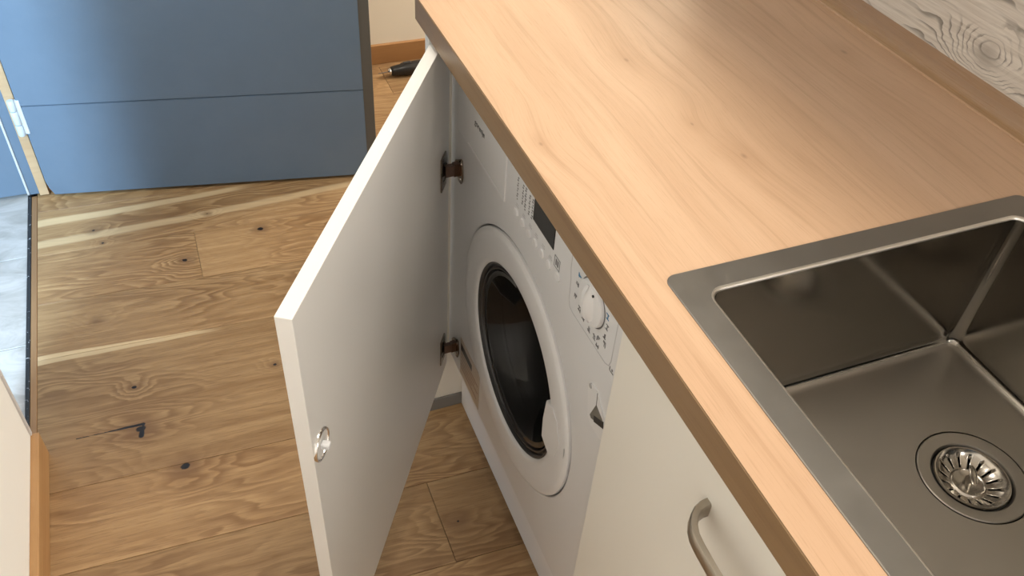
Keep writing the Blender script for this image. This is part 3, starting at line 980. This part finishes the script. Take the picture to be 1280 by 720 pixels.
so = gl.modifiers.new('thick', 'SOLIDIFY')
so.thickness = 0.004
so.offset = 0
dr = lathe('drum', [(0.146, -0.030), (0.150, -0.045), (0.152, -0.07), (0.215, -0.09), (0.225, -0.12), (0.225, -0.40), (0.21, -0.42), (0.0, -0.43)], M['drum'], wm, 64, FP)
gs = lathe('door_seal', [(0.155, -0.019), (0.149, -0.026), (0.152, -0.034), (0.147, -0.042), (0.150, -0.052), (0.158, -0.06)], M['rubber'], wm, 96, FP)
# hand grip: white tab across the lower right of the glass
bm = bmesh.new()
gp = [(-0.1360, 0.5120), (-0.1335, 0.470), (-0.1350, 0.4340), (-0.1620, 0.4215), (-0.1820, 0.4400), (-0.1880, 0.4800), (-0.1740, 0.5080), (-0.1560, 0.5210)]
add_prism(bm, [(XF - 0.0066, y, z) for y, z in gp], (0.022, 0, 0))
es = [e for e in bm.edges if all(abs(v.co.x - (XF - 0.0066)) < 1e-5 for v in e.verts)]
bmesh.ops.bevel(bm, geom=es, offset=0.0012, segments=2, affect='EDGES')
auto_smooth(bm_obj('grip', bm, M['plastic'], ph), 30)
bm = bmesh.new()
add_tube(bm, [(XF - 0.0062, -0.2025, 0.485), (XF - 0.0062, -0.2040, 0.475), (XF - 0.0062, -0.2040, 0.465)], 0.0007, 6)
bm_obj('grip_mark', bm, M['seam'], ph)

# detergent drawer, upper left
dw = box('detergent_drawer', XF - 0.0022, XF + 0.01, 0.066, 0.262, 0.706, 0.838, M['plastic'], wm, 0.0016)
box('drawer_grip', XF - 0.0030, XF, 0.080, 0.215, 0.7075, 0.7115, M['plastic'], dw, 0.0008)
text_mesh('logo', 'gorenje', 0.0135, face_frame(XF - 0.0023, 0.1895, 0.7590), M['black'], wm)

# control panel: display, indicator print, buttons, dial
box('display', XF - 0.0010, XF + 0.004, -0.0945, -0.0290, 0.7482, 0.8050, M['screen'], wm, 0.0006)
bm = bmesh.new()
for (y0, y1, nrow, zt2, w) in ((0.0262, 0.0268, 9, 0.7745, 0.0030), (0.0085, 0.0095, 8, 0.7745, 0.0032), (-0.0005, 0, 9, 0.7760, 0.0042), (-0.0140, -0.014, 8, 0.7740, 0.0032), (-0.0240, -0.022, 8, 0.7745, 0.0036)):
    for r in range(nrow):
        z = zt2 - r * 0.0042
        yc = y0 + (0.0006 if r % 2 else -0.0006)
        ww = w * (0.6 if r % 3 == 2 else 1.0)
        add_box(bm, XF - 0.0005, XF + 0.0004, yc - ww / 2, yc + ww / 2, z - 0.0009, z + 0.0009)
bm_obj('indicator_print', bm, M['ink'], wm, kind='stuff')
for i, (y, z) in enumerate([(0.0236, 0.7163), (0.0003, 0.7148), (-0.0223, 0.7145), (-0.0429, 0.7144), (-0.0654, 0.7151), (-0.0887, 0.7155), (-0.1158, 0.7183)]):
    bm = bmesh.new()
    f = face_frame(XF, y + 0.002, z + 0.002)
    add_lathe(bm, [(0.0066, -0.001), (0.0066, 0.0012), (0.0058, 0.0022), (0.0, 0.0026)], 24, f)
    for v in bm.verts:
        d = v.co.z - (z + 0.002)
        v.co.z = z + 0.002 + d * (1.15 if d > 0 else 0.85)
    auto_smooth(bm_obj('button', bm, M['plastic'], wm), 35)
bm = bmesh.new()
for y in (0.0236, 0.0003, -0.0223, -0.0429, -0.0654, -0.0887):
    for k, w in ((0, 0.010), (1, 0.007)):
        add_box(bm, XF - 0.0004, XF + 0.0004, y - w / 2, y + w / 2, 0.7290 + 0.0035 * k, 0.7302 + 0.0035 * k)
bm_obj('button_print', bm, M['inklight'], wm, kind='stuff')
# start symbol: a framed double bar
bm = bmesh.new()
for y0, y1, z0, z1 in ((-0.1115, -0.1085, 0.733, 0.742), (-0.1065, -0.1035, 0.733, 0.742), (-0.1155, -0.0995, 0.7452, 0.746), (-0.1155, -0.0995, 0.7290, 0.7298), (-0.1155, -0.1147, 0.7290, 0.746), (-0.1003, -0.0995, 0.7290, 0.746)):
    add_box(bm, XF - 0.0004, XF + 0.0004, y0, y1, z0, z1)
bm_obj('start_symbol', bm, M['ink'], wm)


def outline(name, pts, w, mat, parent, closed=True, x=XF):
    """thin raised line on the front, through (y, z) points"""
    bm = bmesh.new()
    n = len(pts)
    for i in range(n if closed else n - 1):
        a, b = Vector(pts[i]), Vector(pts[(i + 1) % n])
        d = (b - a).normalized(); q = Vector((-d.y, d.x)) * w / 2
        add_prism(bm, [(x + 0.0003, *(a - q)), (x + 0.0003, *(b - q)), (x + 0.0003, *(b + q)), (x + 0.0003, *(a + q))], (-0.0006, 0, 0))
    return bm_obj(name, bm, mat, parent)


outline('dial_frame', [(-0.1432, 0.80), (-0.1440, 0.760), (-0.1475, 0.745), (-0.1490, 0.715), (-0.1530, 0.706), (-0.1620, 0.7035), (-0.2520, 0.7060), (-0.2600, 0.7100), (-0.2630, 0.720), (-0.2630, 0.80)], 0.0012, M['inklight'], wm, False)
# round program dial with grip ridge
DYK, DZK = -0.2050, 0.7590
dial = lathe('program_dial', [(0.0292, -0.001), (0.0290, 0.0035), (0.0280, 0.0050), (0.0255, 0.0056), (0.0, 0.0056)], M['plastic'], wm, 48, face_frame(XF, DYK, DZK))
lathe('dial_gap', [(0.0312, 0.0004), (0.0292, 0.0005)], M['ink'], wm, 48, face_frame(XF, DYK, DZK))
bm = bmesh.new()
secs = []
for i in range(9):
    t = -1 + i / 4
    w = 0.0105 * math.sqrt(max(0.05, 1 - (t * 0.97) ** 2)) * 0.95
    h = 0.006 + 0.0085 * math.sqrt(max(0.02, 1 - t * t))
    yy = t * 0.0245
    secs.append([(-w - 0.003, yy, 0.0052), (-w * 0.55, yy, h * 0.75), (-0.0030, yy, h), (0.0030, yy, h), (w * 0.55, yy, h * 0.75), (w + 0.003, yy, 0.0052)])
fmk = face_frame(XF, DYK, DZK) @ Matrix.Rotation(0.22, 4, 'Z')
vr = [[bm.verts.new(fmk @ Vector(p)) for p in s] for s in secs]
for a, b in zip(vr, vr[1:]):
    for i in range(5):
        bm.faces.new([a[i], a[i + 1], b[i + 1], b[i]])
bm.faces.new(vr[0]); bm.faces.new(vr[-1])
auto_smooth(bm_obj('dial_grip', bm, M['plastic'], dial), 50)
lathe('dial_mark', [(0.0016, -0.0015), (0.0016, 0.0), (0.0, 0.0003)], M['black'], dial, 12, face_frame(XF, DYK, DZK) @ Matrix.Translation((0.0085, 0.0190, 0.0076)))
# program symbols round the dial
bm = bmesh.new(); bm2 = bmesh.new()
icons = [(-0.167, 0.7672), (-0.1644, 0.7512), (-0.1636, 0.7324), (-0.1764, 0.7229), (-0.1888, 0.7186), (-0.205, 0.7166), (-0.2199, 0.7178), (-0.2292, 0.7229), (-0.2293, 0.7125), (-0.2424, 0.7281), (-0.24, 0.7399), (-0.2429, 0.7542), (-0.2404, 0.7694)]
for i, (y, z) in enumerate(icons):
    tgt = bm2 if i in (0, 12) else bm
    for k in range(4):
        dy, dz = random.uniform(-0.0035, 0.0035), random.uniform(-0.004, 0.004)
        if k % 2:
            add_box(tgt, XF - 0.0004, XF + 0.0004, y + dy * 0.3 - 0.0030, y + dy * 0.3 + 0.0030, z + dz - 0.0006, z + dz + 0.0006)
        else:
            add_box(tgt, XF - 0.0004, XF + 0.0004, y + dy - 0.0006, y + dy + 0.0006, z + dz * 0.3 - 0.0028, z + dz * 0.3 + 0.0028)
bm_obj('dial_symbols', bm, M['ink'], wm, kind='stuff')
bm_obj('dial_symbols_blue', bm2, M['ink_blue'], wm, kind='stuff')
bm = bmesh.new()
add_box(bm, XF - 0.0004, XF + 0.0004, -0.2640, -0.2625, 0.7065, 0.7125)
add_box(bm, XF - 0.0004, XF + 0.0004, -0.2720, -0.2640, 0.7062, 0.7075)
add_box(bm, XF - 0.0004, XF + 0.0004, -0.2700, -0.2675, 0.7095, 0.7125)
bm_obj('small_print', bm, M['ink'], wm, kind='stuff')

# door catch on the right
ct = empty_part('door_catch', wm, (0, 0, 0))
bm = bmesh.new()
add_prism(bm, [(XF + 0.002, y, z) for y, z in ((-0.2250, 0.6420), (-0.2290, 0.6490), (-0.2380, 0.6540), (-0.2500, 0.6540), (-0.2740, 0.630), (-0.2800, 0.600), (-0.2720, 0.5890), (-0.2440, 0.5890), (-0.2360, 0.5950))], (-0.0034, 0, 0))
es = [e for e in bm.edges if all(v.co.x < XF for v in e.verts)]
bmesh.ops.bevel(bm, geom=es, offset=0.0012, segments=2, affect='EDGES')
bm_obj('housing', bm, M['plastic'], ct)
prism('cavity', [(XF - 0.0012, y, z) for y, z in ((-0.2524, 0.6335), (-0.2420, 0.6035), (-0.2460, 0.6010), (-0.2700, 0.6140), (-0.2720, 0.6250))], (-0.0005, 0, 0), M['catch'], ct)
prism('slot', [(XF - 0.0014, y, z) for y, z in ((-0.2520, 0.6125), (-0.2535, 0.6030), (-0.2760, 0.6155), (-0.2740, 0.6260))], (-0.0005, 0, 0), M['black'], ct)
prism('slit', [(XF - 0.0012, y, z) for y, z in ((-0.2502, 0.6520), (-0.2510, 0.6525), (-0.2533, 0.6330), (-0.2520, 0.6330))], (-0.0006, 0, 0), M['ink'], ct)
lathe('screw', [(0.0036, -0.001), (0.0034, 0.0012), (0.0022, 0.0018), (0.0, 0.0018)], M['seam'], ct, 16, face_frame(XF - 0.001, -0.2330, 0.6465))

# information sticker at the lower left
st = box('sticker', XF - 0.0006, XF, 0.1285, 0.2300, 0.1850, 0.2790, M['sticker'], wm)
box('sticker_bar', XF - 0.0008, XF - 0.0005, 0.1680, 0.2270, 0.2490, 0.2650, M['black'], st)
for z, y0 in ((0.2400, 0.135), (0.2310, 0.150), (0.2210, 0.135), (0.2120, 0.165), (0.2020, 0.140)):
    box('sticker_line', XF - 0.0008, XF - 0.0005, y0, 0.2240, z, z + 0.0035, M['stickerline'], st)

# ------------------------------------------------------------------ tool on the floor in the back
tl = thing('handheld_tool', 'black handheld tool with thin metal tip lying on back floor', 'tool', (0.362, 1.676, 0.0218), 0.08)
fx = Matrix.Rotation(PI / 2, 4, 'Y')
tb = lathe('body', [(0.0, -0.053), (0.012, -0.053), (0.015, -0.049), (0.0165, -0.035), (0.018, -0.020), (0.0208, -0.012), (0.0215, 0.03), (0.0215, 0.10), (0.0195, 0.15), (0.016, 0.165), (0.0, 0.168)], M['black'], tl, 32, fx)
lathe('collar', [(0.0, -0.062), (0.008, -0.062), (0.0108, -0.058), (0.0115, -0.0525)], M['chrome'], tl, 24, fx)
lathe('metal_tip', [(0.0, -0.095), (0.0010, -0.094), (0.0012, -0.060)], M['ink'], tl, 12, fx)
bm = bmesh.new()
add_box(bm, -0.010, 0.018, -0.005, 0.005, 0.018, 0.0245, 0.002)
bm_obj('switch', bm, M['rubber'], tl)
